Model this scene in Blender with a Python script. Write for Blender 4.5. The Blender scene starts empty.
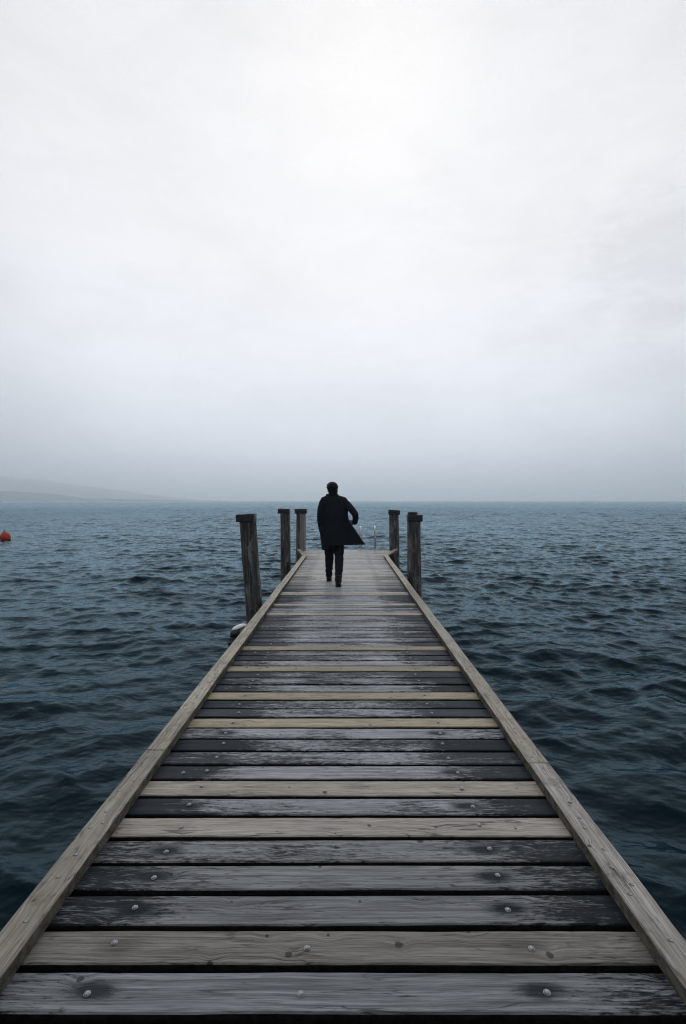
import bpy, bmesh, math, random
import numpy as np
from mathutils import Vector, Matrix, noise as mn

random.seed(7)
rng = np.random.default_rng(11)
sc = bpy.context.scene
COL = sc.collection
WATER_Z = -0.90
CAM_H = 1.47

# ------------------------------------------------------------------ helpers
def link(o, parent=None):
    COL.objects.link(o)
    if parent is not None:
        o.parent = parent
    return o

def obj(name, me, mat=None, parent=None, loc=(0, 0, 0), smooth=False):
    if isinstance(me, bmesh.types.BMesh):
        bm = me
        me = bpy.data.meshes.new(name)
        bmesh.ops.recalc_face_normals(bm, faces=bm.faces)
        bm.to_mesh(me); bm.free()
    o = bpy.data.objects.new(name, me)
    if mat is not None and len(me.materials) == 0:
        me.materials.append(mat)
    if smooth:
        me.polygons.foreach_set('use_smooth', [True] * len(me.polygons))
    o.location = loc
    return link(o, parent)

def tag(o, label=None, cat=None, group=None, kind=None):
    if label: o['label'] = label
    if cat: o['category'] = cat
    if group: o['group'] = group
    if kind: o['kind'] = kind
    return o

def thing(name, label, cat, loc=(0, 0, 0), group=None):
    o = bpy.data.objects.new(name, None)
    o.empty_display_size = .2
    o.location = loc
    link(o)
    return tag(o, label, cat, group)

def frame(t):
    t = t.normalized()
    up = Vector((0, 1, 0)) if abs(t.y) < .9 else Vector((1, 0, 0))
    a = t.cross(up).normalized()
    b = a.cross(t).normalized()
    return a, b

def loft(bm, pts, radii, n=16, caps=True):
    """tube through pts; radii: float or (ra, rb)"""
    pts = [Vector(p) for p in pts]
    rings = []
    for i, p in enumerate(pts):
        t = (pts[min(i + 1, len(pts) - 1)] - pts[max(i - 1, 0)])
        a, b = frame(t)
        r = radii[i]
        ra, rb = (r, r) if not isinstance(r, tuple) else r
        rings.append([bm.verts.new(p + a * ra * math.cos(2 * math.pi * k / n) + b * rb * math.sin(2 * math.pi * k / n)) for k in range(n)])
    for i in range(len(rings) - 1):
        for k in range(n):
            bm.faces.new((rings[i][k], rings[i][(k + 1) % n], rings[i + 1][(k + 1) % n], rings[i + 1][k]))
    if caps:
        bm.faces.new(rings[0]); bm.faces.new(rings[-1])
    return rings

def ellipsoid(bm, c, r, rot=None, seg=20):
    m = Matrix.Translation(Vector(c))
    if rot is not None:
        m = m @ rot
    m = m @ Matrix.Diagonal((r[0], r[1], r[2], 1))
    bmesh.ops.create_uvsphere(bm, u_segments=seg, v_segments=max(8, seg * 2 // 3), radius=1, matrix=m)

def box(bm, lo, hi, bevel=0.0, segs=2):
    lo = Vector(lo); hi = Vector(hi)
    c = (lo + hi) / 2; s = hi - lo
    g = bmesh.ops.create_cube(bm, size=1, matrix=Matrix.Translation(c) @ Matrix.Diagonal((s.x, s.y, s.z, 1)))
    if bevel:
        es = set()
        for v in g['verts']:
            es.update(v.link_edges)
        bmesh.ops.bevel(bm, geom=list(es), offset=bevel, segments=segs, profile=.5, affect='EDGES')

def remeshed(name, bm, voxel, smooth_it=3, factor=.5):
    """fuse overlapping lofts into one continuous surface"""
    bmesh.ops.recalc_face_normals(bm, faces=bm.faces)
    me = bpy.data.meshes.new('tmp'); bm.to_mesh(me); bm.free()
    o = bpy.data.objects.new('tmp', me); COL.objects.link(o)
    r = o.modifiers.new('r', 'REMESH'); r.mode = 'VOXEL'; r.voxel_size = voxel
    if smooth_it:
        s = o.modifiers.new('s', 'SMOOTH'); s.iterations = smooth_it; s.factor = factor
    dg = bpy.context.evaluated_depsgraph_get()
    dg.update()
    out = bpy.data.meshes.new_from_object(o.evaluated_get(dg))
    out.name = name
    bpy.data.objects.remove(o); bpy.data.meshes.remove(me)
    return out

# ------------------------------------------------------------------ node helper
class NT:
    def __init__(s, name):
        s.m = bpy.data.materials.new(name); s.m.use_nodes = True
        s.t = s.m.node_tree; s.t.nodes.clear()
        s.out = s.n('ShaderNodeOutputMaterial')
    def n(s, ty, **kw):
        nd = s.t.nodes.new(ty)
        for k, v in kw.items():
            setattr(nd, k, v)
        return nd
    def put(s, sock, v):
        if v is None: return
        if isinstance(v, bpy.types.NodeSocket): s.t.links.new(v, sock)
        else:
            if isinstance(v, (tuple, list)) and len(v) == 3 and len(sock.default_value) == 4:
                v = (*v, 1)
            sock.default_value = v
    def math(s, op, a, b=None, c=None, clamp=False):
        nd = s.n('ShaderNodeMath', operation=op); nd.use_clamp = clamp
        s.put(nd.inputs[0], a); s.put(nd.inputs[1], b); s.put(nd.inputs[2], c)
        return nd.outputs[0]
    def ramp(s, v, a, b, lo=0., hi=1., smooth=True):
        nd = s.n('ShaderNodeMapRange'); nd.interpolation_type = 'SMOOTHSTEP' if smooth else 'LINEAR'
        s.put(nd.inputs[0], v)
        for i, q in enumerate((a, b, lo, hi)): s.put(nd.inputs[i + 1], q)
        return nd.outputs[0]
    def mix(s, f, a, b, mode='MIX'):
        nd = s.n('ShaderNodeMix', data_type='RGBA', blend_type=mode)
        s.put(nd.inputs[0], f); s.put(nd.inputs[6], a); s.put(nd.inputs[7], b)
        return nd.outputs[2]
    def noise(s, vec, scale, detail=4, rough=.55, dist=0., w=None):
        nd = s.n('ShaderNodeTexNoise', noise_dimensions='4D' if w is not None else '3D')
        s.put(nd.inputs['Vector'], vec); s.put(nd.inputs['Scale'], scale)
        s.put(nd.inputs['Detail'], detail); s.put(nd.inputs['Roughness'], rough)
        s.put(nd.inputs['Distortion'], dist)
        if w is not None: s.put(nd.inputs['W'], w)
        return nd.outputs['Fac']
    def comb(s, x, y, z):
        nd = s.n('ShaderNodeCombineXYZ')
        for i, q in enumerate((x, y, z)): s.put(nd.inputs[i], q)
        return nd.outputs[0]
    def sep(s, v):
        nd = s.n('ShaderNodeSeparateXYZ'); s.put(nd.inputs[0], v); return nd.outputs
    def bump(s, h, strength, dist, normal=None):
        nd = s.n('ShaderNodeBump'); s.put(nd.inputs['Height'], h)
        nd.inputs['Strength'].default_value = strength; nd.inputs['Distance'].default_value = dist
        if normal is not None: s.put(nd.inputs['Normal'], normal)
        return nd.outputs[0]
    def principled(s, color, rough, normal=None, metal=0., spec=.5, **kw):
        p = s.n('ShaderNodeBsdfPrincipled')
        s.put(p.inputs['Base Color'], color); s.put(p.inputs['Roughness'], rough)
        s.put(p.inputs['Metallic'], metal); s.put(p.inputs['Specular IOR Level'], spec)
        for k, v in kw.items(): s.put(p.inputs[k], v)
        if normal is not None: s.put(p.inputs['Normal'], normal)
        s.t.links.new(p.outputs[0], s.out.inputs['Surface'])
        return s.m

# ------------------------------------------------------------------ materials
def wood_material(name, axis='X', bolts=True):
    """weathered softwood; grain along the object's local `axis`.
    object colour: R = how new the timber is, G = how much dark wet stain, B = how yellow, A = tone, with lens vignetting painted into the nearest timbers"""
    s = NT(name)
    tc = s.n('ShaderNodeTexCoord').outputs['Object']
    oi = s.n('ShaderNodeObjectInfo')
    rnd = oi.outputs['Random']
    csep = s.n('ShaderNodeSeparateColor'); s.put(csep.inputs[0], oi.outputs['Color'])
    fresh, stain_amt, yellow = csep.outputs[0], csep.outputs[1], csep.outputs[2]
    X, Y, Z = s.sep(tc)
    if axis == 'Y': X, Y = Y, X
    w = s.math('MULTIPLY', rnd, 83.0)
    # knots
    off = s.math('MULTIPLY', rnd, 41.0)
    kv = s.comb(s.math('ADD', X, off), s.math('ADD', Y, s.math('MULTIPLY', rnd, 13.7)), 0.)
    wob = s.noise(s.comb(s.math('MULTIPLY', X, 30.), s.math('MULTIPLY', Y, 45.), Z), 1., 2, .5, 0, w)
    vo = s.n('ShaderNodeTexVoronoi', voronoi_dimensions='2D')
    s.put(vo.inputs['Vector'], kv); vo.inputs['Scale'].default_value = 4.6
    kd = s.math('ADD', vo.outputs['Distance'], s.math('MULTIPLY', s.math('SUBTRACT', wob, .5), .07))
    vcs = s.n('ShaderNodeSeparateColor'); s.put(vcs.inputs[0], vo.outputs['Color'])
    has = s.ramp(vcs.outputs[0], .42, .46)
    ksize = s.math('MULTIPLY_ADD', vcs.outputs[1], .05, .03)
    knot = s.math('MULTIPLY', s.ramp(kd, s.math('MULTIPLY', ksize, .55), ksize, 1., 0.), has)
    bend = s.math('MULTIPLY', s.ramp(kd, 0., .30, 1., 0.), has)
    # grain coordinate, bent round knots
    drift = s.noise(s.comb(s.math('MULTIPLY', X, 1.6), s.math('MULTIPLY', Y, 7.), Z), 1., 2, .5, 0, w)
    Yw = s.math('ADD', Y, s.math('MULTIPLY', s.math('SUBTRACT', drift, .5), .035))
    Yw = s.math('ADD', Yw, s.math('MULTIPLY', bend, .011))
    g1 = s.noise(s.comb(s.math('MULTIPLY', X, 1.3), s.math('MULTIPLY', Yw, 105.), s.math('MULTIPLY', Z, 40.)), 1., 4, .6, .3, w)
    g2 = s.noise(s.comb(s.math('MULTIPLY', X, 9.), s.math('MULTIPLY', Yw, 330.), s.math('MULTIPLY', Z, 100.)), 1., 3, .65, 0, w)
    g3 = s.noise(s.comb(s.math('MULTIPLY', X, 2.2), s.math('MULTIPLY', Yw, 26.), s.math('MULTIPLY', Z, 20.)), 1., 3, .5, .6, w)
    crack = s.ramp(s.math('ABSOLUTE', s.math('SUBTRACT', g3, .5)), 0., .022, 1., 0.)
    cmask = s.ramp(s.noise(s.comb(s.math('MULTIPLY', X, 2.5), s.math('MULTIPLY', Y, 6.), Z), 1., 2, .5, 0, w), .44, .58)
    crack = s.math('MULTIPLY', crack, cmask)
    g4 = s.noise(s.comb(s.math('MULTIPLY', X, 3.5), s.math('MULTIPLY', Yw, 190.), s.math('MULTIPLY', Z, 60.)), 1., 3, .7, .2, w)
    # blotchy wet stain, heavier towards the board ends
    b0 = s.noise(s.comb(s.math('MULTIPLY', X, 1.7), s.math('MULTIPLY', Yw, 6.), Z), 1., 3, .55, .2, w)
    b1 = s.math('ADD', s.math('MULTIPLY', b0, .5), s.math('MULTIPLY', s.noise(s.comb(s.math('MULTIPLY', X, 2.1), s.math('MULTIPLY', Yw, 48.), Z), 1., 5, .68, .15, w), .5))
    b2 = s.noise(s.comb(s.math('MULTIPLY', X, 17.), s.math('MULTIPLY', Yw, 150.), Z), 1., 4, .75, 0, w)
    ax = s.math('ABSOLUTE', X)
    if bolts:
        e = s.ramp(ax, .35, 1.0, 0., s.math('MULTIPLY_ADD', s.math('FRACT', s.math('MULTIPLY', rnd, 7.)), .45, .20))
    else:
        e = 0.0
    thr = s.math('MULTIPLY_ADD', s.math('SUBTRACT', s.math('MULTIPLY_ADD', b1, .52, s.math('MULTIPLY', b2, .48)), .5), 3.0, .5)
    thr = s.math('ADD', thr, e)
    thr = s.math('ADD', thr, s.math('MULTIPLY', s.math('SUBTRACT', stain_amt, .745), .75))
    stain = s.ramp(thr, .41, .69)
    if bolts:
        def halo(bx):
            dx = s.math('MULTIPLY', s.math('SUBTRACT', X, bx), .40)
            d = s.math('SQRT', s.math('ADD', s.math('MULTIPLY', dx, dx), s.math('MULTIPLY', Y, Y)))
            d = s.math('ADD', d, s.math('MULTIPLY', s.math('SUBTRACT', b2, .5), .05))
            return s.ramp(d, .012, .045, 1., 0.)
        h = s.math('MAXIMUM', halo(-.74), halo(.60))
        stain = s.math('MAXIMUM', stain, s.math('MULTIPLY', h, s.ramp(stain_amt, .05, .5, .45, 1.)))
    # colours
    weather = s.mix(s.ramp(g1, .3, .72), (.165, .180, .194), (.48, .50, .515))
    new = s.mix(s.ramp(g1, .3, .7), (.36, .305, .25), (.60, .53, .465))
    newy = s.mix(s.ramp(g1, .3, .7), (.32, .265, .165), (.54, .465, .31))
    new = s.mix(yellow, new, newy)
    base = s.mix(fresh, weather, new)
    base = s.mix(s.math('MULTIPLY', s.ramp(g2, .42, .66), .52), base, (.07, .07, .075))
    base = s.mix(s.math('MULTIPLY', s.ramp(g4, .50, .64), .42), base, (.06, .062, .066))
    base = s.mix(s.math('MULTIPLY', stain, s.math('SUBTRACT', 1., s.math('MULTIPLY', fresh, .72))), base, (.012, .019, .025))
    base = s.mix(s.math('MULTIPLY', crack, .75), base, (.03, .028, .03))
    base = s.mix(s.math('MULTIPLY', knot, .82), base, (.035, .033, .035))
    vmul = s.math('MULTIPLY', s.ramp(rnd, 0., 1., .80, 1.12, smooth=False), oi.outputs['Alpha'])
    base = s.mix(1.0, base, s.comb(s.math('MULTIPLY', vmul, .93), s.math('MULTIPLY', vmul, .97), s.math('MULTIPLY', vmul, 1.03)), 'MULTIPLY')
    rough = s.math('MULTIPLY_ADD', g2, .22, s.ramp(stain, 0., 1., .34, .30))
    h = s.math('ADD', s.math('MULTIPLY', g1, .5), s.math('MULTIPLY', g2, .5))
    h = s.math('SUBTRACT', h, s.math('MULTIPLY', crack, .8))
    h = s.math('SUBTRACT', h, s.math('MULTIPLY', knot, .3))
    if not bolts:
        base = s.mix(s.math('MULTIPLY', s.ramp(s.noise(tc, 9., 4, .7, 0, w), .54, .68), .45), base, (.075, .068, .055))
        base = s.mix(s.math('MULTIPLY', s.ramp(s.noise(tc, 3., 3, .6, 0, w), .52, .66), .35), base, (.13, .13, .08))
    nrm = s.bump(h, .5, .0022)
    return s.principled(base, rough, nrm, spec=s.ramp(stain, 0., 1., .5, .12), IOR=1.22)

M_PLANK = wood_material('weathered_plank_wood', 'X', True)
M_RAIL = wood_material('rail_wood', 'Y', False)

def pile_material():
    s = NT('tarred_pile_wood')
    tc = s.n('ShaderNodeTexCoord').outputs['Object']
    rnd = s.n('ShaderNodeObjectInfo').outputs['Random']
    w = s.math('MULTIPLY', rnd, 60.)
    X, Y, Z = s.sep(tc)
    g = s.noise(s.comb(s.math('MULTIPLY', X, 38.), s.math('MULTIPLY', Y, 38.), s.math('MULTIPLY', Z, 1.6)), 1., 5, .65, .4, w)
    p = s.noise(s.comb(s.math('MULTIPLY', X, 12.), s.math('MULTIPLY', Y, 12.), s.math('MULTIPLY', Z, 3.)), 1., 4, .65, .2, w)
    sp = s.noise(tc, 55., 2, .5, 0, w)
    c = s.mix(s.ramp(g, .35, .7), (.014, .015, .017), (.13, .125, .12))
    c = s.mix(s.ramp(p, .50, .64), c, (.21, .20, .19))
    c = s.mix(s.math('MULTIPLY', s.ramp(s.math('ABSOLUTE', s.math('SUBTRACT', g, .5)), 0., .02, 1., 0.), .8), c, (.006, .006, .008))
    c = s.mix(s.ramp(sp, .70, .74), c, (.4, .41, .42))
    lit_side = s.math('MULTIPLY', s.ramp(s.math('ADD', X, s.math('MULTIPLY', s.math('SUBTRACT', p, .5), .15)), .0, .03), s.sep(s.n('ShaderNodeObjectInfo').outputs['Color'])[0])  # light falling on the +X side, painted as paler wood
    c = s.mix(lit_side, c, s.mix(s.ramp(g, .35, .7), (.16, .14, .14), (.34, .31, .31)))
    wet = s.ramp(Z, .6, 1.15, 1., 0.)     # slimy green-black towards the water
    c = s.mix(s.math('MULTIPLY', wet, .6), c, (.008, .014, .016))
    return s.principled(c, .6, s.bump(g, .8, .012), spec=.35)
M_PILE = pile_material()

def simple(name, c1, c2, scale, rough, metal=0., bump=.2, dist=.002, spec=.5):
    s = NT(name)
    tc = s.n('ShaderNodeTexCoord').outputs['Object']
    n = s.noise(tc, scale, 4, .6)
    c = s.mix(s.ramp(n, .35, .65), c1, c2)
    return s.principled(c, s.math('MULTIPLY_ADD', n, .2, rough), s.bump(n, bump, dist), metal=metal, spec=spec)

M_CAP = simple('black_cap_rubber', (.006, .008, .012), (.016, .02, .027), 25, .5)
M_BEAM = simple('dark_wet_beam_wood', (.018, .017, .016), (.05, .045, .04), 14, .6, bump=.5, dist=.006)
M_RSIDE = simple('shaded_rail_side', (.045, .042, .034), (.12, .112, .09), 22, .7, bump=.4, dist=.004, spec=.2)  # shade on the rail sides, painted in as a darker tone
M_SIDE = simple('wet_board_edge_gap_shade', (.006, .0065, .006), (.016, .017, .014), 30, .8, bump=.3, dist=.003, spec=.1)  # olive-dark wet board edges, with the shade of the gaps painted in
M_BOLT = simple('galvanised_steel', (.17, .18, .195), (.34, .355, .38), 140, .34, metal=.6)
M_SCREW = simple('dull_screw_steel', (.09, .095, .10), (.30, .31, .33), 120, .3, metal=.6)
M_STEEL = simple('brushed_stainless_steel', (.45, .47, .49), (.65, .67, .70), 30, .18, metal=1.)
M_BUOY = simple('orange_red_plastic', (.36, .045, .03), (.48, .07, .04), 6, .45, spec=.3)
M_BUOYD = simple('black_buoy_rubber', (.008, .009, .011), (.02, .022, .025), 12, .35)
M_WHITE = simple('white_plastic', (.62, .64, .66), (.78, .80, .82), 9, .35)
M_TAN = simple('weathered_rope', (.22, .20, .16), (.36, .33, .28), 60, .8)

def cloth(name, a, b, scale=260, sheen=.15):
    s = NT(name)
    tc = s.n('ShaderNodeTexCoord').outputs['Object']
    n = s.noise(tc, scale, 2, .5); big = s.noise(tc, 7., 3, .5)
    c = s.mix(n, a, b)
    m = s.principled(c, .9, s.bump(s.math('ADD', big, s.math('MULTIPLY', n, .05)), .4, .02), spec=.12)
    return m
M_COAT = cloth('black_wool', (.011, .0145, .020), (.016, .021, .029))
M_TROUSER = cloth('black_denim', (.011, .0145, .020), (.016, .020, .029))
M_BOOT = simple('black_leather', (.006, .0065, .009), (.011, .012, .015), 30, .4, spec=.3)
M_HAIR = simple('dark_hair', (.004, .004, .005), (.012, .011, .012), 120, .6, bump=.8, dist=.006, spec=.2)
M_SKIN = simple('skin', (.30, .17, .12), (.36, .21, .155), 20, .5, spec=.35)

# ------------------------------------------------------------------ the water
def build_water():
    r = [0.35]
    while r[-1] < 12500:
        r.append(r[-1] + max(.026, .0030 * r[-1]))
    r = np.array(r, dtype=np.float64)
    dth = math.radians(.115)
    front = np.arange(-math.radians(49), math.radians(49), dth)
    back = np.arange(math.radians(49), math.radians(311), math.radians(4))
    th = np.concatenate([front, back])
    nth = len(th); nr = len(r)
    col_sp = np.where(np.arange(nth) < len(front), dth, math.radians(4))
    X = (r[:, None] * np.sin(th)[None, :]).astype(np.float32)
    Y = (r[:, None] * np.cos(th)[None, :]).astype(np.float32)
    SP = np.maximum(np.maximum(.026, .0030 * r)[:, None], r[:, None] * col_sp[None, :]).astype(np.float32)
    DX = np.zeros_like(X); DY = np.zeros_like(X); H = np.zeros_like(X)
    N = 150
    lam = np.exp(np.linspace(math.log(.10), math.log(8.0), N)) * rng.uniform(.95, 1.05, N)
    srt = SP[:, 0]
    for i in range(N):
        L = lam[i]
        spread = .50 if L > 1.2 else .80
        ang = rng.normal(0, spread) + (-.16)
        kx, ky = math.sin(ang), -math.cos(ang)
        s = .0265
        if .25 < L < .9: s *= 1.6
        if L < .25: s *= .8
        if L > 1.3: s *= .80
        if L > 2.2: s *= .72
        if L > 4: s *= .6
        a = s * L / (2 * math.pi)
        k = 2 * math.pi / L
        rows = int(np.searchsorted(srt, L / 1.5))
        if rows < 2: continue
        Xs = X[:rows]; Ys = Y[:rows]
        wgt = np.clip((L / SP[:rows] - 1.5) / 1.4, 0, 1)
        ph = (k * (kx * Xs + ky * Ys) + rng.uniform(0, 6.28)).astype(np.float32)
        # wave groups: slow variation of each train so crests are short
        gp = (k * .13 * (ky * Xs - kx * Ys) + k * .05 * (kx * Xs + ky * Ys) + rng.uniform(0, 6.28)).astype(np.float32)
        wgt = wgt * (.65 + .6 * np.sin(gp)) * a
        H[:rows] += wgt * np.cos(ph)
        sn = np.sin(ph) * wgt * .95
        DX[:rows] -= kx * sn; DY[:rows] -= ky * sn
    # gusts: patches of livelier and calmer water
    gust = 1 + .25 * np.sin(X * .11 + 1.3 * np.sin(Y * .05)) * np.sin(Y * .07 + 1.1 * np.sin(X * .06 + 1))
    H *= gust
    V = np.empty((nr, nth, 3), dtype=np.float32)
    V[..., 0] = X + DX; V[..., 1] = Y + DY; V[..., 2] = H
    idx = np.arange(nr * nth, dtype=np.int32).reshape(nr, nth)
    a = idx[:-1, :]; b = np.roll(idx, -1, axis=1)[:-1, :]
    c = np.roll(idx, -1, axis=1)[1:, :]; d = idx[1:, :]
    F = np.stack([a, b, c, d], axis=-1).reshape(-1, 4)
    me = bpy.data.meshes.new('lake_water')
    me.vertices.add(nr * nth); me.vertices.foreach_set('co', V.reshape(-1))
    me.loops.add(F.size); me.loops.foreach_set('vertex_index', F.reshape(-1))
    me.polygons.add(len(F))
    me.polygons.foreach_set('loop_start', np.arange(0, F.size, 4, dtype=np.int32))
    me.polygons.foreach_set('loop_total', np.full(len(F), 4, dtype=np.int32))
    me.polygons.foreach_set('use_smooth', np.ones(len(F), dtype=bool))
    me.update(calc_edges=True)
    s = NT('lake_water')
    P = s.n('ShaderNodeNewGeometry').outputs['Position']
    px, py, pz = s.sep(P)
    dist = s.math('SQRT', s.math('ADD', s.math('MULTIPLY', px, px), s.math('MULTIPLY', py, py)))
    rough = s.ramp(dist, 8., 320., .06, .26)      # ripples too small for the mesh out there
    n1 = s.noise(s.comb(s.math('MULTIPLY', px, .8), py, 0.), 9., 3, .6)
    n2 = s.noise(s.comb(s.math('MULTIPLY', px, .8), py, 3.), 30., 2, .6)
    nrm = s.bump(s.math('ADD', n1, s.math('MULTIPLY', n2, .3)), .28, .02)
    n3 = s.noise(s.comb(s.math('MULTIPLY', px, .55), py, 7.), 1.5, 4, .65)
    nrm = s.bump(n3, .5, .12, nrm)
    big = s.noise(s.comb(px, py, 0.), .35, 3, .6)
    c = s.mix(big, (.0010, .0070, .0125), (.0014, .0095, .0165))
    # blue-green water body under a Fresnel-weighted surface reflection
    df = s.n('ShaderNodeBsdfDiffuse'); s.put(df.inputs['Color'], c); s.put(df.inputs['Normal'], nrm)
    gl = s.n('ShaderNodeBsdfAnisotropic'); s.put(gl.inputs['Color'], (.575, .775, .90)); s.put(gl.inputs['Roughness'], rough)
    s.put(gl.inputs['Normal'], nrm)
    fr = s.n('ShaderNodeFresnel'); fr.inputs['IOR'].default_value = 1.15; s.put(fr.inputs['Normal'], nrm)
    # wave faces too small for the mesh tilt away from grazing, so a far rough lake mirrors less than a flat one
    rf = s.math('MULTIPLY', fr.outputs[0], s.ramp(s.math('LOGARITHM', dist, 10.), 1.1, 2.75, 1.0, .50))
    mx = s.n('ShaderNodeMixShader'); s.put(mx.inputs[0], rf)
    s.t.links.new(df.outputs[0], mx.inputs[1]); s.t.links.new(gl.outputs[0], mx.inputs[2])
    s.t.links.new(mx.outputs[0], s.out.inputs['Surface']); m = s.m
    o = obj('water', me, m, loc=(0, 0, WATER_Z))
    tag(o, 'dark choppy blue lake water all round the pier', 'water', kind='structure')
build_water()

# ------------------------------------------------------------------ hills, far left
def build_hills():
    s = NT('hill_forest')
    P = s.n('ShaderNodeNewGeometry').outputs['Position']
    n = s.noise(P, .012, 5, .6); v = s.noise(P, .003, 3, .5)
    c = s.mix(n, (.012, .035, .045), (.03, .06, .07))
    c = s.mix(s.ramp(v, .58, .62), c, (.03, .065, .08))
    mat = s.principled(c, .9, None, spec=.1)
    def prof(tab, px):
        return float(np.interp(px, [t[0] for t in tab], [t[1] for t in tab]))
    def ridge(tab, Y0, depth, x0, x1, name, seed):
        bm = bmesh.new(); cols = []
        nx, ny = 150, 16
        for i in range(nx + 1):
            X = x0 + (x1 - x0) * i / nx
            px = 346 + 500 * X / Y0
            hh = prof(tab, px) / 500 * Y0
            col = []
            for j in range(ny + 1):
                t = j / ny
                Y = Y0 + (t - .5) * depth
                f = math.sin(math.pi * t) ** .8 if 0 < t < 1 else 0
                nz = mn.fractal(Vector((X * .0016, Y * .0016, seed)), .9, 2.1, 5)
                z = hh * f * (1 + .16 * nz) - (4 if f == 0 else 0)
                col.append(bm.verts.new((X, Y, WATER_Z + z)))
            cols.append(col)
        for i in range(nx):
            for j in range(ny):
                bm.faces.new((cols[i][j], cols[i + 1][j], cols[i + 1][j + 1], cols[i][j + 1]))
        o = obj(name, bm, mat, smooth=True)
        tag(o, kind='structure'); return o
    far = [(-500, 20), (-150, 25), (-40, 27), (0, 26), (30, 21), (67, 18), (100, 13), (135, 7.5), (165, 4), (200, 1), (225, 0)]
    o = ridge(far, 7600, 2600, -13500 * .62, -1650, 'hills', 3.1)
    tag(o, 'long misty mountain ridge sloping down to the lake at far left', 'hills')
    near = [(-500, 22), (-100, 15), (0, 10.5), (25, 9.5), (50, 8), (66, 5.5), (80, 3.2), (110, 2.6), (150, 1.6), (200, 0)]
    o = ridge(near, 4300, 700, -5600, -1180, 'foothills', 8.7)
    tag(o, 'lower darker foothills in front of the misty ridge', 'hills')
build_hills()

# ------------------------------------------------------------------ the pier
pier = thing('pier', 'long straight weathered timber pier with low edge rails reaching out over the lake', 'pier', (0, 0, 0))
CX = -.020; IN = 1.008; OUT = 1.118
PITCH = .152
FRESH = {1: (.70, .25, .35), 5: (1., .12, .05), 7: (.95, .18, .25), 12: (1., .12, .95), 15: (1., .12, 1.), 19: (1., .15, .95),
         23: (1., .12, .9), 33: (.95, .15, .6), 34: (.1, .35, .3), 37: (.85, .2, .4), 42: (.8, .2, .5), 43: (.9, .2, .4),
         50: (.8, .2, .5), 56: (.6, .2, .3), 61: (.7, .2, .3), 67: (.5, .2, .3), 74: (.6, .1, .1), 80: (.6, .1, .1)}
STAIN = {-1: .6, 0: .36, 2: .52, 3: .45, 4: .66, 6: .62, 8: .55, 9: .80, 10: .78, 11: .62, 13: .72, 14: .86, 16: .62, 17: .8, 18: .85,
         20: .6, 21: .8, 22: .72, 24: .8, 25: .6, 26: .78, 27: .6, 28: .8, 29: .55}

def plank_mesh(hl, wd, th, seed, rot=0):
    """worn board, grain along X, edges slightly wavy and rounded"""
    bm = bmesh.new()
    n = 56
    prof = [(-.5, -1.), (-.5, -.14), (-.475, -.02), (-.30, .0), (0., -.012), (.30, .0), (.475, -.02), (.5, -.14), (.5, -1.)]
    rings = []
    for i in range(n + 1):
        x = -hl + 2 * hl * i / n
        ring = []
        e1 = mn.noise(Vector((x * 3.1, seed * 3.7, 0))) * .0022 + mn.noise(Vector((x * 14, seed, 4))) * .0009
        e2 = mn.noise(Vector((x * 3.1, seed * 3.7, 9))) * .0022 + mn.noise(Vector((x * 14, seed, 14))) * .0009
        bow = mn.noise(Vector((x * .9, seed * 1.3, 5))) * .002
        for (u, v) in prof:
            y = u * wd + (e1 if u < 0 else e2 if u > 0 else 0)
            z = v * th * (1 if v > -.5 else 1) + bow + mn.noise(Vector((x * 5, u * 6, seed))) * .0009
            ring.append(bm.verts.new((x, y, z)))
        rings.append(ring)
    m = len(prof)
    for i in range(n):
        for k in range(m):
            f = bm.faces.new((rings[i][k], rings[i + 1][k], rings[i + 1][(k + 1) % m], rings[i][(k + 1) % m]))
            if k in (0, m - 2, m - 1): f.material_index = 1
    bm.faces.new(rings[0]); bm.faces.new(rings[-1])
    return bm

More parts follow.
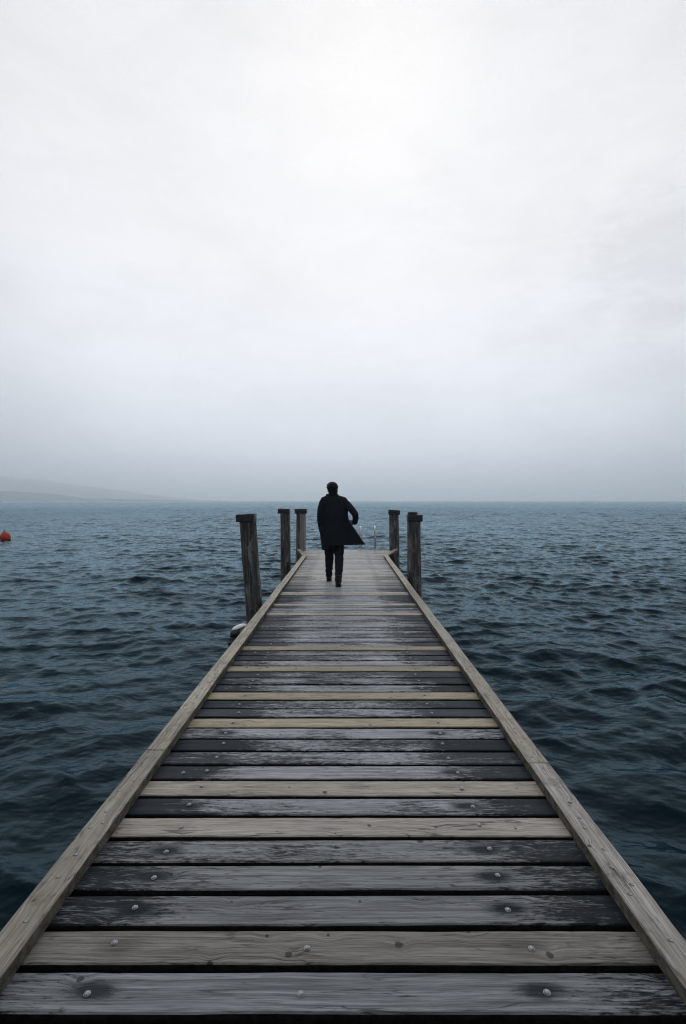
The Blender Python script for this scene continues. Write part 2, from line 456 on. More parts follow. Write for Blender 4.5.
def bolt_mesh():
    bm = bmesh.new()
    # carriage bolt: washer, collar and domed head
    loft(bm, [(0, 0, 0), (0, 0, .0022)], [.0108, .0104], 20)
    loft(bm, [(0, 0, .001), (0, 0, .0042), (0, 0, .0058), (0, 0, .0064)], [.0084, .0082, .0066, .003], 20)
    me = bpy.data.meshes.new('bolt'); bmesh.ops.recalc_face_normals(bm, faces=bm.faces); bm.to_mesh(me); bm.free()
    me.materials.append(M_BOLT)
    for p in me.polygons: p.use_smooth = len(p.vertices) == 4
    return me
BOLT = bolt_mesh()
far_bolts = bmesh.new()
nb = 0
for i in range(-8, 90):
    y0 = 1.5605 + PITCH * i          # back edge of board i
    z_c = y0
    gap = .027 + random.uniform(-.003, .004)
    if i == 1: gap = .031
    wd = PITCH - gap
    if i == -1: y0 -= .008
    yc = y0 - wd / 2
    rnd_h = random.uniform(-.002, .002)
    hl = OUT - .012 + random.uniform(-.006, .006)
    end_y = 13.1
    if y0 > end_y + .2:              # the pier head widens with the flared rails
        hl = OUT + .02 + min(.26, (y0 - end_y - .2) * .14)
    bm = plank_mesh(hl, wd, .045, i + 20.5)
    o = obj('plank', bm, M_PLANK, pier, (CX, yc, rnd_h), smooth=False)
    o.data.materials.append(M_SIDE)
    o.rotation_euler = (random.uniform(-.006, .006), 0, random.uniform(-.0022, .0022))
    fr = FRESH.get(i)
    if fr:
        o.color = (fr[0], fr[1], fr[2], {1: .66, 5: .98, 7: .95}.get(i, .95 if i < 30 else 1.15))
        if fr[0] > .8: o['label'] = 'pale newer board'
    else:
        st = STAIN.get(i, random.choice([.5, .6, .68, .74, .8]) if i < 55 else random.uniform(.25, .5))
        o.color = (random.uniform(0, .16) + (.40 if i > 45 else 0), st - (.15 if i > 45 else 0), random.uniform(0, .4), {0: .62, 2: .70, 3: .78, 4: .92}.get(i, 1.16 if i < 45 else 1.45))  # low alpha on the nearest boards imitates lens vignetting
    xs = [-.735 + random.uniform(-.02, .015), .615 + random.uniform(-.02, .02)]
    if i in (0, 1): xs.append(-.108 if i else -.115)
    if i in (8, 22, 31): xs.append(-.86)
    for bx in xs:
        by = random.uniform(-.012, .012)
        rel = 0
        if nb < 100 and i >= -3:
            b = bpy.data.objects.new('bolt', BOLT)
            b.location = (bx, by, .0003); b.rotation_euler = (random.uniform(-.06, .06), random.uniform(-.06, .06), random.uniform(0, 3))
            link(b, o); nb += 1
        elif 0 < i < 36:
            c = Vector((CX + bx, yc + by, rnd_h))
            loft(far_bolts, [c, c + Vector((0, 0, .006)), c + Vector((0, 0, .009))], [.007, .006, .003], 10)
fb = obj('bolt', far_bolts, M_BOLT, pier); tag(fb, 'bolt heads on the farther boards', kind='stuff')

# edge rails
screw_me = None
def screw_mesh():
    bm = bmesh.new()
    loft(bm, [(0, 0, -.001), (0, 0, .0016), (0, 0, .0026)], [.0085, .0080, .005], 14)
    me = bpy.data.meshes.new('screw'); bmesh.ops.recalc_face_normals(bm, faces=bm.faces); bm.to_mesh(me); bm.free()
    me.materials.append(M_SCREW); return me
SCREW = screw_mesh()

def rail_mesh(L, wd, th, seed, miter0=0, miter1=0):
    bm = bmesh.new(); n = max(8, int(L / .06)); n = min(n, 130)
    prof = [(-.5, 0.), (-.5, .90), (-.475, .975), (-.42, 1.), (0, .985), (.42, 1.), (.475, .975), (.5, .90), (.5, 0.)]
    rings = []
    for i in range(n + 1):
        t = i / n; ring = []
        for (u, v) in prof:
            y = (t - .5) * L
            if i == 0: y += miter0 * u * wd
            if i == n: y += miter1 * u * wd
            e = mn.noise(Vector((y * 2.3, seed, u))) * .0025 + mn.noise(Vector((y * .7, seed * 5, 2))) * .009 + mn.noise(Vector((y * 11, seed, u * 3))) * .0012
            chip = max(0, mn.noise(Vector((y * 4.5, seed * 2, 7))) - .42) * .03 if abs(u) > .4 and v > .9 else 0
            ring.append(bm.verts.new((u * wd + (e if abs(u) > .3 else 0) - chip * (1 if u > 0 else -1), y, v * th + e * .5 - chip * .6)))
        rings.append(ring)
    m = len(prof)
    for i in range(n):
        for k in range(m):
            f = bm.faces.new((rings[i][k], rings[i + 1][k], rings[i + 1][(k + 1) % m], rings[i][(k + 1) % m]))
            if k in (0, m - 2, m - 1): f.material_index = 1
    bm.faces.new(rings[0]); bm.faces.new(rings[-1])
    return bm
RW = OUT - IN; RC = (OUT + IN) / 2
TH = .052
def rail(side, ya, yb, color, label=None, xb=None, xa=None, seed=0, screws=True, dz=0.):
    xa = RC if xa is None else xa; xb = RC if xb is None else xb
    A = Vector((CX + side * xa, ya, 0)); B = Vector((CX + side * xb, yb, 0))
    L = (B - A).length
    bm = rail_mesh(L - .004, RW, TH, seed)
    o = obj('edge_rail', bm, M_RAIL, pier, ((A + B) / 2 + Vector((0, 0, .0035 + dz))))
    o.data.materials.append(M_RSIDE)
    d = B - A
    o.rotation_euler = (0, 0, math.atan2(-d.x, d.y))
    o.color = color
    if label: o['label'] = label
    if screws:
        y = .09
        while y < L - .05:
            if ya + y > .5 and ya + y < 9:
                for q in ((0,) if random.random() < .6 else (-.012, .012)):
                    sx = bpy.data.objects.new('screw', SCREW)
                    sx.location = (random.uniform(-.018, .018) + q, y - L / 2 + random.uniform(-.03, .03) + q * 2, TH - .0006)
                    link(sx, o)
            y += random.uniform(.11, .20)
    return o
rail(-1, -.3, 2.84, (.75, .42, .70, .74), seed=1)  # alpha dims this near length to imitate lens vignetting
rail(-1, 2.84, 3.41, (.75, .40, 1.0, .85), 'short mossy yellowish length of rail', seed=2, dz=.0015)
rail(-1, 3.41, 8.8, (.92, .16, .55, 1.05), seed=3)
rail(-1, 8.8, 13.1, (.95, .10, .55, 1.12), seed=4)
rail(1, -.3, 2.70, (.70, .38, .12, .85), seed=5)
rail(1, 2.70, 8.45, (.92, .18, .55, 1.02), seed=6, dz=.0015)
rail(1, 8.45, 13.1, (.95, .10, .55, 1.1), seed=7)
rail(-1, 13.06, 14.75, (.8, .1, .7, 1), 'short rail flaring outwards to the far pile', xb=1.38, seed=8, screws=False, dz=.003)
rail(1, 13.06, 14.75, (.8, .1, .6, 1), 'short rail flaring outwards to the far pile', xb=1.50, seed=9, screws=False, dz=.003)

# substructure
for x in (-.86, 0, .86):
    bm = bmesh.new(); box(bm, (-.05, -.1, -.20), (.05, 14.95, -.0495), .006)
    obj('stringer', bm, M_BEAM, pier, (CX + x, 0, 0))
for y in (1.3, 4.0, 6.7, 9.4, 12.1, 14.8):
    hw = 1.16 if y < 9 else 1.36
    bm = bmesh.new(); box(bm, (-hw, -.09, -.36), (hw, .09, -.2025), .008)
    obj('crossbeam', bm, M_BEAM, pier, (CX, y, 0))
    for x in (-.8, .8):
        bm = bmesh.new()
        zz = [-3.2, -2, -1.2, -.8, -.363]
        loft(bm, [(random.uniform(-.008, .008), 0, z) for z in zz], [.12, .118, .114, .11, .108], 18)
        obj('support_post', bm, M_PILE, pier, (CX + x, y, 0), smooth=True).color = (0, 0, 0, 1)

# ------------------------------------------------------------------ mooring piles
def pile(label, base, top, r, cap, seed, knob=None, bulge=0., pale=0.):
    """base / top: world points of the post axis at deck level and at its head"""
    base = Vector(base); top = Vector(top)
    ax = (top - base)
    foot = base - ax.normalized() * 3.0
    root = thing('mooring_pile', label, 'mooring pile', (foot.x, foot.y, foot.z), 'mooring piles along the pier')
    bm = bmesh.new(); n = 40; m = 60
    rings = []
    for i in range(m + 1):
        t = i / m
        p = foot.lerp(top, t) - foot
        p.x += .012 * math.sin(t * 5 + seed); 
        ring = []
        for k in range(n):
            a = 2 * math.pi * k / n
            rr = r * (1.02 - .05 * t)
            rr *= 1 + .045 * mn.noise(Vector((math.cos(a) * 1.3, math.sin(a) * 1.3, t * 2.6 + seed)))
            groove = mn.noise(Vector((math.cos(a) * 5, math.sin(a) * 5, t * 1.2 + seed * 3)))
            rr -= .010 * max(0, groove) + .004 * abs(mn.noise(Vector((math.cos(a) * 11, math.sin(a) * 11, t * 9 + seed))))
            rr += bulge * math.exp(-((t - .72) / .10) ** 2) * r
            ring.append(bm.verts.new(p + Vector((math.cos(a) * rr, math.sin(a) * rr, 0))))
        rings.append(ring)
    for i in range(m):
        for k in range(n):
            bm.faces.new((rings[i][k], rings[i][(k + 1) % n], rings[i + 1][(k + 1) % n], rings[i + 1][k]))
    bm.faces.new(rings[0]); bm.faces.new(rings[-1])
    po = obj('post', bm, M_PILE, root, smooth=True); po.color = (pale, 0, 0, 1)
    x0, x1, h, dz0, dz1 = cap       # cap extents relative to the head centre
    bm = bmesh.new()
    yy = r * 1.05
    box(bm, (x0, -yy, 0), (x1, yy, h), .012)
    for v in bm.verts:
        if v.co.z > h * .5: v.co.z += dz0 + (dz1 - dz0) * (v.co.x - x0) / (x1 - x0)
        v.co += Vector((mn.noise(v.co * 15 + Vector((seed, 0, 0))), mn.noise(v.co * 15 + Vector((0, seed, 0))), 0)) * .006
    obj('cap', bm, M_CAP, root, top - foot + Vector((0, 0, -h + .002)))
    if knob:
        kx0, kx1, kh = knob
        bm = bmesh.new()
        loft(bm, [(0, 0, -.01), (0, 0, kh * .7), (0, 0, kh)], [(kx1 - kx0) / 2, (kx1 - kx0) / 2, (kx1 - kx0) / 2.4], 18)
        obj('cap_knob', bm, M_CAP, root, top - foot + Vector(((kx0 + kx1) / 2, 0, .003)))
    return root

pile('nearest left pile, thick and dark, leaning outwards, with an oversized black cap', (-1.315, 7.2, 0), (-1.415, 7.2, 1.28), .124, (-.146, .106, .11, -.006, .010), 1.)
pile('slim upright dark pile standing between the leaning pile and the end of the left rail', (-1.385, 11.5, 0), (-1.41, 11.5, 1.29), .118, (-.145, .115, .11, 0, .0), 2.4)
pile('far left pile at the pier head, pale on its right side, nearest the walking man', (-1.355, 14.9, 0), (-1.345, 14.9, 1.235), .150, (-.175, .175, .14, 0, 0), 3.9, pale=.9)
pile('far right pile behind the flared rail end, with a flat black cap', (1.435, 14.9, 0), (1.43, 14.9, 1.20), .150, (-.165, .165, .14, .01, -.005), 5.2)
pile('stout right pile outside the rail, its black cap topped by a small round knob', (1.318, 9.6, 0), (1.312, 9.6, 1.205), .132, (-.135, .14, .13, 0, 0), 6.6, knob=(-.13, .06, .055), bulge=.05)

# ------------------------------------------------------------------ swim ladder at the pier head
lad = thing('swim_ladder', 'stainless steel swim ladder with two curved handrails at the end of the pier', 'ladder', (.655, 15.05, 0))
for sx in (-.215, .215):
    bm = bmesh.new()
    pts = []
    pts.append(Vector((sx, -.14, .0))); pts.append(Vector((sx, -.14, .30))); pts.append(Vector((sx, -.14, .56)))
    for k in range(1, 9):
        a = math.pi * k / 8
        pts.append(Vector((sx, -.14 + .13 * (1 - math.cos(a)), .56 + .13 * math.sin(a))))
    pts += [Vector((sx, .12, .2)), Vector((sx, .12, -.5)), Vector((sx, .12, -1.6))]
    loft(bm, pts, [.027] * len(pts), 14)
    h = obj('handrail', bm, M_STEEL, lad, smooth=True)
    bm = bmesh.new(); loft(bm, [(0, 0, .001), (0, 0, .012)], [.05, .047], 16)
    obj('foot_plate', bm, M_STEEL, h, (sx, -.14, 0))
for z in (-.25, -.52, -.79, -1.06):
    bm = bmesh.new(); box(bm, (-.20, -.035, 0), (.20, .035, .03), .006)
    obj('rung', bm, M_STEEL, lad, (0, .12, z))

# ------------------------------------------------------------------ buoys
by = thing('marker_buoy', 'small orange red marker buoy floating far out on the left', 'buoy', (-20.7, 30.4, WATER_Z + .09))
bm = bmesh.new()
pr = [(-.22, .14), (-.12, .24), (0, .285), (.12, .29), (.24, .255), (.33, .19), (.40, .10), (.46, .05)]
loft(bm, [(0, 0, z) for z, r_ in pr], [r_ for z, r_ in pr], 28)
obj('float', bm, M_BUOY, by, smooth=True)
bm = bmesh.new()
pts = [Vector((.05 * math.cos(a), 0, .50 + .05 * math.sin(a))) for a in [i * math.pi / 6 for i in range(13)]]
loft(bm, pts, [.013] * 13, 8)
obj('lifting_eye', bm, M_BUOYD, by, smooth=True)
by.rotation_euler = (.08, -.1, 0)

fn = thing('mooring_buoy', 'black mooring buoy with a white top floating beside the leaning left pile', 'buoy', (-1.87, 8.75, WATER_Z + .05))
bm = bmesh.new()
ellipsoid(bm, (0, 0, .05), (.19, .18, .17), seg=28)
obj('float', bm, M_BUOYD, fn, smooth=True)
bm = bmesh.new()
# white crown, a shallow shell sitting proud of the float
for (zz) in (0,):
    prf = [(.165, .150), (.185, .152), (.215, .125), (.238, .085), (.248, .03)]
    loft(bm, [(.045, 0, z) for z, r_ in prf], [(r_ * 1.15, r_) for z, r_ in prf], 28)
obj('white_top', bm, M_WHITE, fn, smooth=True)
bm = bmesh.new()
pts = [Vector((.12 + .045 * math.cos(a), -.165, .075 + .05 * math.sin(a))) for a in [i * math.pi / 7 for i in range(15)]]
loft(bm, pts, [.022] * 15, 8)
obj('rope_eye', bm, M_TAN, fn, smooth=True)
fn.rotation_euler = (0, -.30, .1); fn.scale = (.78, .7, .6)

# ------------------------------------------------------------------ the walking man
def build_man():
    root = thing('person', 'man in a long black coat seen from behind, hand on hip, walking along the pier', 'person', (-.22, 8.8, .003))
    HC = Vector((-.026, .02, 1.668))
    Rh = Matrix.Rotation(math.radians(24), 4, 'Z') @ Matrix.Rotation(math.radians(-4), 4, 'Y')
    def hp(x, y, z):   # head-local to person-local (y = face direction)
        return HC + (Rh @ Vector((x, y, z)))
    # body: one fused surface
    bm = bmesh.new()
    ellipsoid(bm, hp(0, -.012, .022), (.076, .095, .092), Rh, 28)
    ellipsoid(bm, hp(0, .022, -.045), (.060, .070, .068), Rh, 24)
    ellipsoid(bm, hp(0, .072, -.088), (.026, .020, .018), Rh, 14)            # chin
    loft(bm, [hp(0, .078, .012), hp(0, .094, -.012), hp(0, .108, -.034), hp(0, .090, -.044)], [.009, .012, .016, .010], 10)   # nose
    loft(bm, [hp(-.032, .082, .022), hp(0, .090, .018), hp(.032, .082, .022)], [.009, .010, .009], 8)     # brow
    loft(bm, [hp(-.022, .082, -.062), hp(0, .093, -.060), hp(.022, .082, -.062)], [.005, .008, .005], 8)  # lips
    for sgn in (-1, 1):
        ellipsoid(bm, hp(sgn * .045, .062, -.018), (.022, .020, .018), Rh, 12)
        ellipsoid(bm, hp(sgn * .079, -.008, -.010), (.009, .020, .033), Rh, 14)
    loft(bm, [(-.022, .0, 1.46), (-.022, .004, 1.55), (-.023, .012, 1.63)], [(.075, .068), (.060, .062), (.056, .060)], 20)
    loft(bm, [(-.01, 0, .86), (-.005, 0, .95), (0, 0, 1.08), (0, 0, 1.22), (0, 0, 1.36), (-.01, 0, 1.45), (-.02, 0, 1.50)],
         [(.15, .11), (.165, .12), (.145, .105), (.16, .115), (.18, .12), (.155, .09), (.075, .065)], 28)
    # arms
    loft(bm, [(-.175, 0, 1.445), (-.225, -.035, 1.30), (-.232, -.055, 1.17), (-.222, .03, 1.03), (-.205, .095, .93)], [.056, .047, .040, .036, .027], 16)
    loft(bm, [(.165, 0, 1.455), (.285, -.07, 1.35), (.375, -.115, 1.255), (.38, -.02, 1.16), (.372, .05, 1.085)], [.056, .047, .041, .036, .026], 16)
    # left hand, slipped into the pocket
    def hand(wr, d, palm_n, L, curl):
        wr = Vector(wr); d = Vector(d).normalized(); nrm = Vector(palm_n).normalized()
        side = d.cross(nrm).normalized()
        nrm = side.cross(d).normalized()
        pts = [wr, wr + d * L * .45, wr + d * L * .85]
        for k in range(5):
            o = (k - 2) * .0155
            loft(bm, [wr + side * o * .7, wr + side * o + d * L * .5, wr + side * o * 1.1 + d * L * .9], [.013, .0145, .012], 10)
        lens = [.062, .074, .080, .074]
        for k in range(4):
            o = (k - 1.5) * .0205
            p = wr + side * o * 1.05 + d * L * .88
            dd = d.copy(); pts = [p - d * .02, p]
            for j, fr in enumerate((.42, .32, .26)):
                dd = (dd * math.cos(curl) + nrm * math.sin(curl)).normalized()
                p = p + dd * lens[3 - k] * fr * 1.05
                pts.append(p)
            loft(bm, pts, [.0095, .0092, .0086, .0078, .0062], 10)
        p = wr + side * .028 + d * L * .18
        t1 = (side * .75 + d * .6 + nrm * .35).normalized(); t2 = (d * .9 + side * .2 + nrm * .5).normalized()
        loft(bm, [p - side * .012, p + t1 * .028, p + t1 * .032 + t2 * .026, p + t1 * .032 + t2 * .050], [.014, .0115, .0098, .007], 10)
    hand((-.205, .095, .93), (.02, .25, -1), (1, 0, 0), .088, .25)
    hand((.366, .055, 1.082), (-.92, .30, .14), (-.15, .9, -.25), .088, .42)
    # legs and feet
    def leg(pts, foot):
        loft(bm, pts, [.085, .078, .052, .052, .036, .034], 18)
        heel, toe = foot
        loft(bm, [heel, (Vector(heel) + Vector(toe)) / 2 + Vector((0, 0, .008)), toe], [(.032, .034), (.038, .028), (.034, .020)], 14)
    leg([(.075, 0, .93), (.09, .0, .74), (.098, -.015, .50), (.098, -.10, .34), (.088, -.215, .14), (.086, -.235, .085)], ((.086, -.262, .05), (.092, -.055, .040)))
    leg([(-.09, .02, .93), (-.085, .12, .74), (-.08, .215, .51), (-.082, .27, .34), (-.092, .375, .14), (-.092, .395, .085)], ((-.092, .365, .05), (-.10, .58, .042)))
    me = remeshed('body', bm, .0062, 2, .4)
    obj('body', me, M_SKIN, root, smooth=True)
    for sgn in (-1, 1):
        bm = bmesh.new(); ellipsoid(bm, hp(sgn * .031, .080, .002), (.011, .010, .009), Rh, 12)
        obj('eye', bm, M_WHITE, root, smooth=True)
    # hair: skull cap with fuller crown, ends at the nape; short beard along the jaw
    bm = bmesh.new()
    ellipsoid(bm, hp(0, -.026, .034), (.096, .102, .096), Rh, 32)
    ellipsoid(bm, hp(0, .020, .074), (.082, .09, .056), Rh, 24)
    ellipsoid(bm, hp(0, -.045, -.030), (.084, .072, .076), Rh, 24)
    ellipsoid(bm, hp(0, -.045, -.075), (.070, .054, .050), Rh, 20)
    for q in range(70):
        a = random.uniform(0, 6.28); e = random.uniform(.0, 1.45)
        d = Vector((math.cos(a) * math.cos(e) * .094, math.sin(a) * math.cos(e) * .100 - .022, .036 + math.sin(e) * .094))
        if d.y > .05 and d.z < .07: continue
        ellipsoid(bm, hp(*d), (.014, .016, .010), Rh, 8)
    me = remeshed('hair', bm, .0065, 1, .4)
    obj('hair', me, M_HAIR, root, smooth=True)
    bm = bmesh.new()
    pts = [hp(.068 * math.sin(a), .012 + .070 * math.cos(a), -.078 - .016 * math.cos(a)) for a in [(-1.5 + 3.0 * i / 12) for i in range(13)]]
    loft(bm, pts, [(.012, .022)] * 13, 10)
    ellipsoid(bm, hp(0, .072, -.094), (.030, .022, .024), Rh, 14)
    obj('beard', remeshed('beard', bm, .006, 2, .4), M_HAIR, root, smooth=True)

    # trousers
    bm = bmesh.new()
    loft(bm, [(-.005, .0, .86), (-.005, 0, .94), (0, 0, 1.02)], [(.17, .13), (.175, .13), (.16, .12)], 28)
    loft(bm, [(.072, 0, .92), (.090, .0, .78), (.096, -.005, .62), (.098, -.02, .50), (.100, -.075, .38), (.096, -.145, .26), (.090, -.205, .155), (.088, -.232, .085)],
         [.108, .104, .092, .080, .076, .068, .062, .062], 24)
    loft(bm, [(-.082, .02, .92), (-.085, .085, .78), (-.083, .16, .62), (-.08, .215, .50), (-.082, .25, .38), (-.088, .31, .26), (-.092, .365, .155), (-.092, .388, .085)],
         [.108, .104, .092, .082, .076, .068, .062, .062], 24)
    me = remeshed('trousers', bm, .010, 3, .5)
    for v in me.vertices:   # fabric breaks above boot and behind knee
        z = v.co.z
        a = .006 * math.sin(z * 62 + v.co.x * 25) * math.exp(-((z - .2) / .1) ** 2) + .005 * math.sin(z * 48 + v.co.x * 30) * math.exp(-((z - .5) / .09) ** 2)
        v.co += v.normal * a
    obj('trousers', me, M_TROUSER, root, smooth=True)

    # boots
    for sgn, ank, heel, toe in ((1, (.087, -.235), -.275, .0), (-1, (-.092, .385), .345, .63)):
        bm = bmesh.new()
        x = ank[0]
        loft(bm, [(x, ank[1], .20), (x, ank[1], .14), (x, ank[1] + .004, .09), (x, ank[1] + .012, .045)], [(.054, .058), (.053, .056), (.050, .058), (.050, .062)], 20)
        L = toe - heel
        secs = [(heel, .042, .030, .035), (heel + .02, .054, .045, .052), (heel + .08, .056, .05, .052), (heel + .14, .058, .043, .047), (heel + .20, .059, .033, .037), (toe - .04, .046, .024, .029), (toe, .026, .014, .020)]
        loft(bm, [(x, y, zc) for y, a_, b_, zc in secs], [(a_, b_) for y, a_, b_, zc in secs], 20)
        me = remeshed('boot', bm, .0065, 2, .5)
        b = obj('boot', me, M_BOOT, root, smooth=True)
        bm = bmesh.new()
        ring = [(x - .047, heel + .02), (x - .034, heel - .006), (x + .034, heel - .006), (x + .047, heel + .02), (x + .048, heel + .10), (x + .054, heel + .19), (x + .046, toe - .03), (x + .022, toe + .006), (x - .022, toe + .006), (x - .046, toe - .03), (x - .054, heel + .19), (x - .048, heel + .10)]
        lo = [bm.verts.new((p[0], p[1], .0)) for p in ring]; hi = [bm.verts.new((p[0], p[1], .020)) for p in ring]
        bm.faces.new(lo); bm.faces.new(hi)
        for k in range(12): bm.faces.new((lo[k], lo[(k + 1) % 12], hi[(k + 1) % 12], hi[k]))
        obj('sole', bm, M_BOOT, b)

    # coat: torso + skirt + sleeves fused
    bm = bmesh.new()
    #      z,    left,  right, depth, yc,  point
    S = [(1.575, -.105, .058, .075, .010, 0),
         (1.550, -.160, .150, .092, .005, 0),
         (1.527, -.212, .226, .100, .0, 0),
         (1.475, -.238, .246, .122, .0, 0),
         (1.42, -.228, .240, .135, -.003, 0),
         (1.33, -.215, .255, .145, -.006, 0),
         (1.22, -.215, .262, .148, -.006, 0),
         (1.12, -.222, .272, .150, -.004, .05),
         (1.05, -.228, .318, .158, .0, .25),
         (.98, -.242, .378, .168, .0, .5),
         (.90, -.236, .430, .175, .0, .7),
         (.82, -.222, .478, .180, .0, .8),
         (.75, -.205, .522, .182, .0, .85),
         (.695, -.185, .560, .182, .0, .88)]
    n = 72; rings = []
    for (z, xl, xr, dp, yc, pt) in S:
        ring = []
        for k in range(n):
            a = 2 * math.pi * k / n
            ca, sa = math.cos(a), math.sin(a)
            body_c = (xl + .235) / 2; 
            cxl = (xl + min(xr, .25)) / 2; hwl = (min(xr, .25) - xl) / 2
            x = cxl + hwl * math.copysign(abs(ca) ** .85, ca)
            y = yc + dp * math.copysign(abs(sa) ** .85, sa)
            if ca > 0 and xr > .25:
                t = ca ** 1.6
                x += (xr - .25) * t
                y = y * (1 - pt * t * .9) + .05 * t * pt
            low = max(0, (1.15 - z) / .45)
            fold = .016 * low * math.sin(5 * a + 1.2 + z * 2.5) + .008 * low * math.sin(11 * a + z * 6)
            wr = .005 * math.sin(z * 40 + a * 2.0) * (1 if 1.05 < z < 1.4 else 0)
            x += ca * (fold + wr); y += sa * (fold + wr)
            zz = z
            if z < .8:    # left back corner of the hem hangs lower
                zz -= .10 * max(0, -ca - .35) / .65 * (.8 - z) / .105
                zz += .012 * math.sin(3 * a)*0
            ring.append(bm.verts.new((x, y, zz)))
        rings.append(ring)
    for i in range(len(rings) - 1):
        for k in range(n):
            bm.faces.new((rings[i][k], rings[i][(k + 1) % n], rings[i + 1][(k + 1) % n], rings[i + 1][k]))
    bm.faces.new(rings[0]); bm.faces.new(rings[-1])
    # sleeves
    loft(bm, [(-.150, 0, 1.47), (-.185, -.005, 1.43), (-.218, -.03, 1.32), (-.230, -.052, 1.20), (-.228, -.03, 1.10), (-.215, .035, .99), (-.205, .085, .925)],
         [.060, .070, .066, .060, .057, .052, .050], 22)
    loft(bm, [(.130, 0, 1.485), (.175, -.005, 1.462), (.255, -.05, 1.392), (.335, -.098, 1.30), (.380, -.115, 1.235), (.388, -.06, 1.165), (.380, .0, 1.11), (.376, .035, 1.085)],
         [.058, .068, .064, .060, .058, .055, .050, .052], 22)
    # collar
    rr = []
    for k in range(25):
        a = -math.pi * .5 - math.pi * .78 + math.pi * 1.56 * k / 24
        rr.append(Vector((-.023 + .078 * math.cos(a), .012 + .074 * math.sin(a), 1.580 - .012 * math.cos(a + math.pi / 2))))
    loft(bm, rr, [(.014, .036)] * 25, 10)
    me = remeshed('coat', bm, .0085, 2, .45)
    co = obj('coat', me, M_COAT, root, smooth=True)
    return root
build_man()

# ------------------------------------------------------------------ haze
bm = bmesh.new(); box(bm, (-12600, -12600, WATER_Z - 1.5), (12600, 12600, 360))
hz = bpy.data.materials.new('haze'); hz.use_nodes = True
t = hz.node_tree; t.nodes.clear()
out = t.nodes.new('ShaderNodeOutputMaterial'); pv = t.nodes.new('ShaderNodeVolumePrincipled')
pv.inputs['Color'].default_value = (.86, .94, 1., 1); pv.inputs['Density'].default_value = .00031
pv.inputs['Anisotropy'].default_value = .75
t.links.new(pv.outputs[0], out.inputs['Volume'])
o = obj('haze', bm, hz); tag(o, 'thin grey haze over the lake', 'haze', kind='stuff')
o.display_type = 'WIRE'

# ------------------------------------------------------------------ sky and sun
SUN_EL = math.radians(42); SUN_AZ = math.radians(2)     # azimuth from +Y (view direction) towards +X
w = bpy.data.worlds.new('World'); sc.world = w; w.use_nodes = True
t = w.node_tree; t.nodes.clear()
class WT(NT):
    def __init__(s, tree): s.t = tree
s = WT(t)
wo = s.n('ShaderNodeOutputWorld'); bg = s.n('ShaderNodeBackground')
t.links.new(bg.outputs[0], wo.inputs[0])
D = s.n('ShaderNodeTexCoord').outputs['Generated']
dn = s.n('ShaderNodeVectorMath', operation='NORMALIZE'); s.put(dn.inputs[0], D)
dx, dy, dz = s.sep(dn.outputs[0])
sky = s.n('ShaderNodeTexSky'); sky.sky_type = 'NISHITA'; sky.sun_disc = False
sky.sun_elevation = SUN_EL; sky.sun_rotation = SUN_AZ
sky.air_density = 1.2; sky.dust_density = 3.0
# cloud deck: radiance by height, brightened round the veiled sun
el = s.math('ARCSINE', dz)
cloudn = s.noise(s.comb(s.math('MULTIPLY', dx, 1.0), s.math('MULTIPLY', dy, 1.0), s.math('MULTIPLY', dz, 2.4)), 3.1, 5, .55, .3)
cloudf = s.noise(s.comb(dx, dy, s.math('MULTIPLY', dz, 2.6)), 7.0, 5, .6, .4)
gd = s.n('ShaderNodeVectorMath', operation='DOT_PRODUCT'); s.put(gd.inputs[0], dn.outputs[0])
gel = math.radians(27)
gd.inputs[1].default_value = (0.0, math.cos(gel), math.sin(gel))
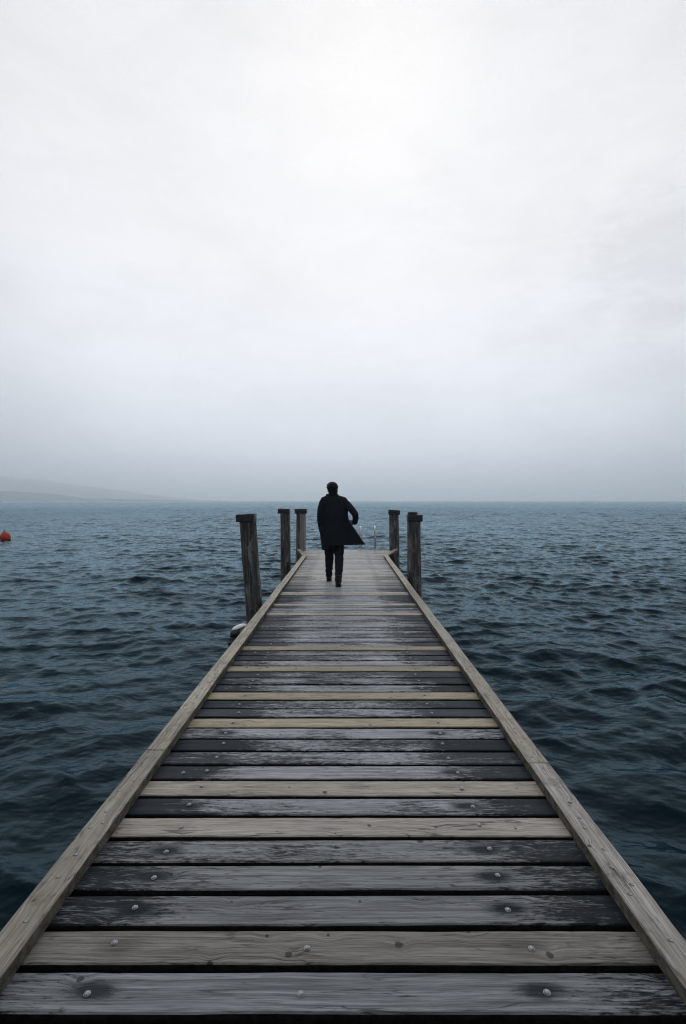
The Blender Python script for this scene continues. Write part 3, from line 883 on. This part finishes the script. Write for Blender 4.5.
# vertical gradient
cr = s.n('ShaderNodeValToRGB'); s.put(cr.inputs[0], s.ramp(el, 0., math.radians(60), 0., 1., smooth=False))
E = cr.color_ramp.elements
E[0].position = 0.; E[0].color = (.67, .715, .805, 1)
E[1].position = 1.; E[1].color = (.77, .775, .80, 1)
for p, c in ((.05, (.74, .775, .865)), (.14, (.84, .86, .935)), (.26, (.91, .92, .97)), (.42, (.90, .905, .93)), (.66, (.86, .865, .89))):
    e = E.new(p); e.color = (*c, 1)
bright = s.ramp(gd.outputs['Value'], .66, .90, .56, 1.0)
patch = s.ramp(cloudn, .40, .68, 1.015, .955)
pf = s.ramp(cloudf, .35, .65, .982, 1.015)
def bank(px, py, r0, r1, depth):     # a darker, ragged bank of cloud in one part of the sky
    v = Vector(((px - 346) / 500, 1, (501 - py) / 500)).normalized()
    q = s.n('ShaderNodeVectorMath', operation='DOT_PRODUCT'); s.put(q.inputs[0], dn.outputs[0]); q.inputs[1].default_value = v
    a = s.math('ADD', s.math('ARCCOSINE', q.outputs['Value']), s.math('MULTIPLY', s.math('SUBTRACT', cloudf, .5), .35))
    return s.ramp(a, r0, r1, depth, 1.)
pf = s.math('MULTIPLY', pf, s.math('MULTIPLY', bank(668, 255, .02, .14, .91), bank(600, 350, .03, .20, .95)))
mul = s.math('MULTIPLY', bright, s.math('MULTIPLY', patch, pf))
cl = s.mix(1., cr.outputs[0], s.comb(mul, mul, mul), 'MULTIPLY')
skyc = s.mix(1., sky.outputs[0], (.09, .09, .09), 'MULTIPLY')
fin = s.mix(.95, skyc, cl)
s.put(bg.inputs['Color'], fin); bg.inputs['Strength'].default_value = 1.0

sun = bpy.data.lights.new('sun', 'SUN'); sun.energy = .8; sun.angle = math.radians(110); sun.color = (1., .97, .93)
so = bpy.data.objects.new('sun', sun); COL.objects.link(so)
d = Vector((math.sin(SUN_AZ) * math.cos(SUN_EL), math.cos(SUN_AZ) * math.cos(SUN_EL), math.sin(SUN_EL)))
so.rotation_euler = (-d).to_track_quat('-Z', 'Y').to_euler()

# ------------------------------------------------------------------ camera
cam = bpy.data.cameras.new('camera'); co = bpy.data.objects.new('camera', cam); COL.objects.link(co)
co.location = (0, 0, CAM_H); co.rotation_euler = (math.radians(90), 0, 0)
cam.sensor_fit = 'AUTO'; cam.sensor_width = 36; cam.lens = 500 / 1024 * 36
cam.shift_x = -3 / 1024; cam.shift_y = -11 / 1024
cam.clip_start = .05; cam.clip_end = 40000
sc.camera = co

sc.view_settings.view_transform = 'Standard'; sc.view_settings.look = 'None'
sc.view_settings.exposure = 0; sc.view_settings.gamma = 1
sc.render.engine = 'CYCLES'
sc.cycles.use_denoising = True
sc.cycles.denoising_input_passes = 'RGB_ALBEDO_NORMAL'; sc.cycles.denoising_prefilter = 'FAST'
sc.cycles.filter_width = 1.15
try: sc.cycles.denoiser = 'OPENIMAGEDENOISE'
except Exception: pass
sc.cycles.max_bounces = 6; sc.cycles.volume_bounces = 3; sc.cycles.caustics_reflective = False
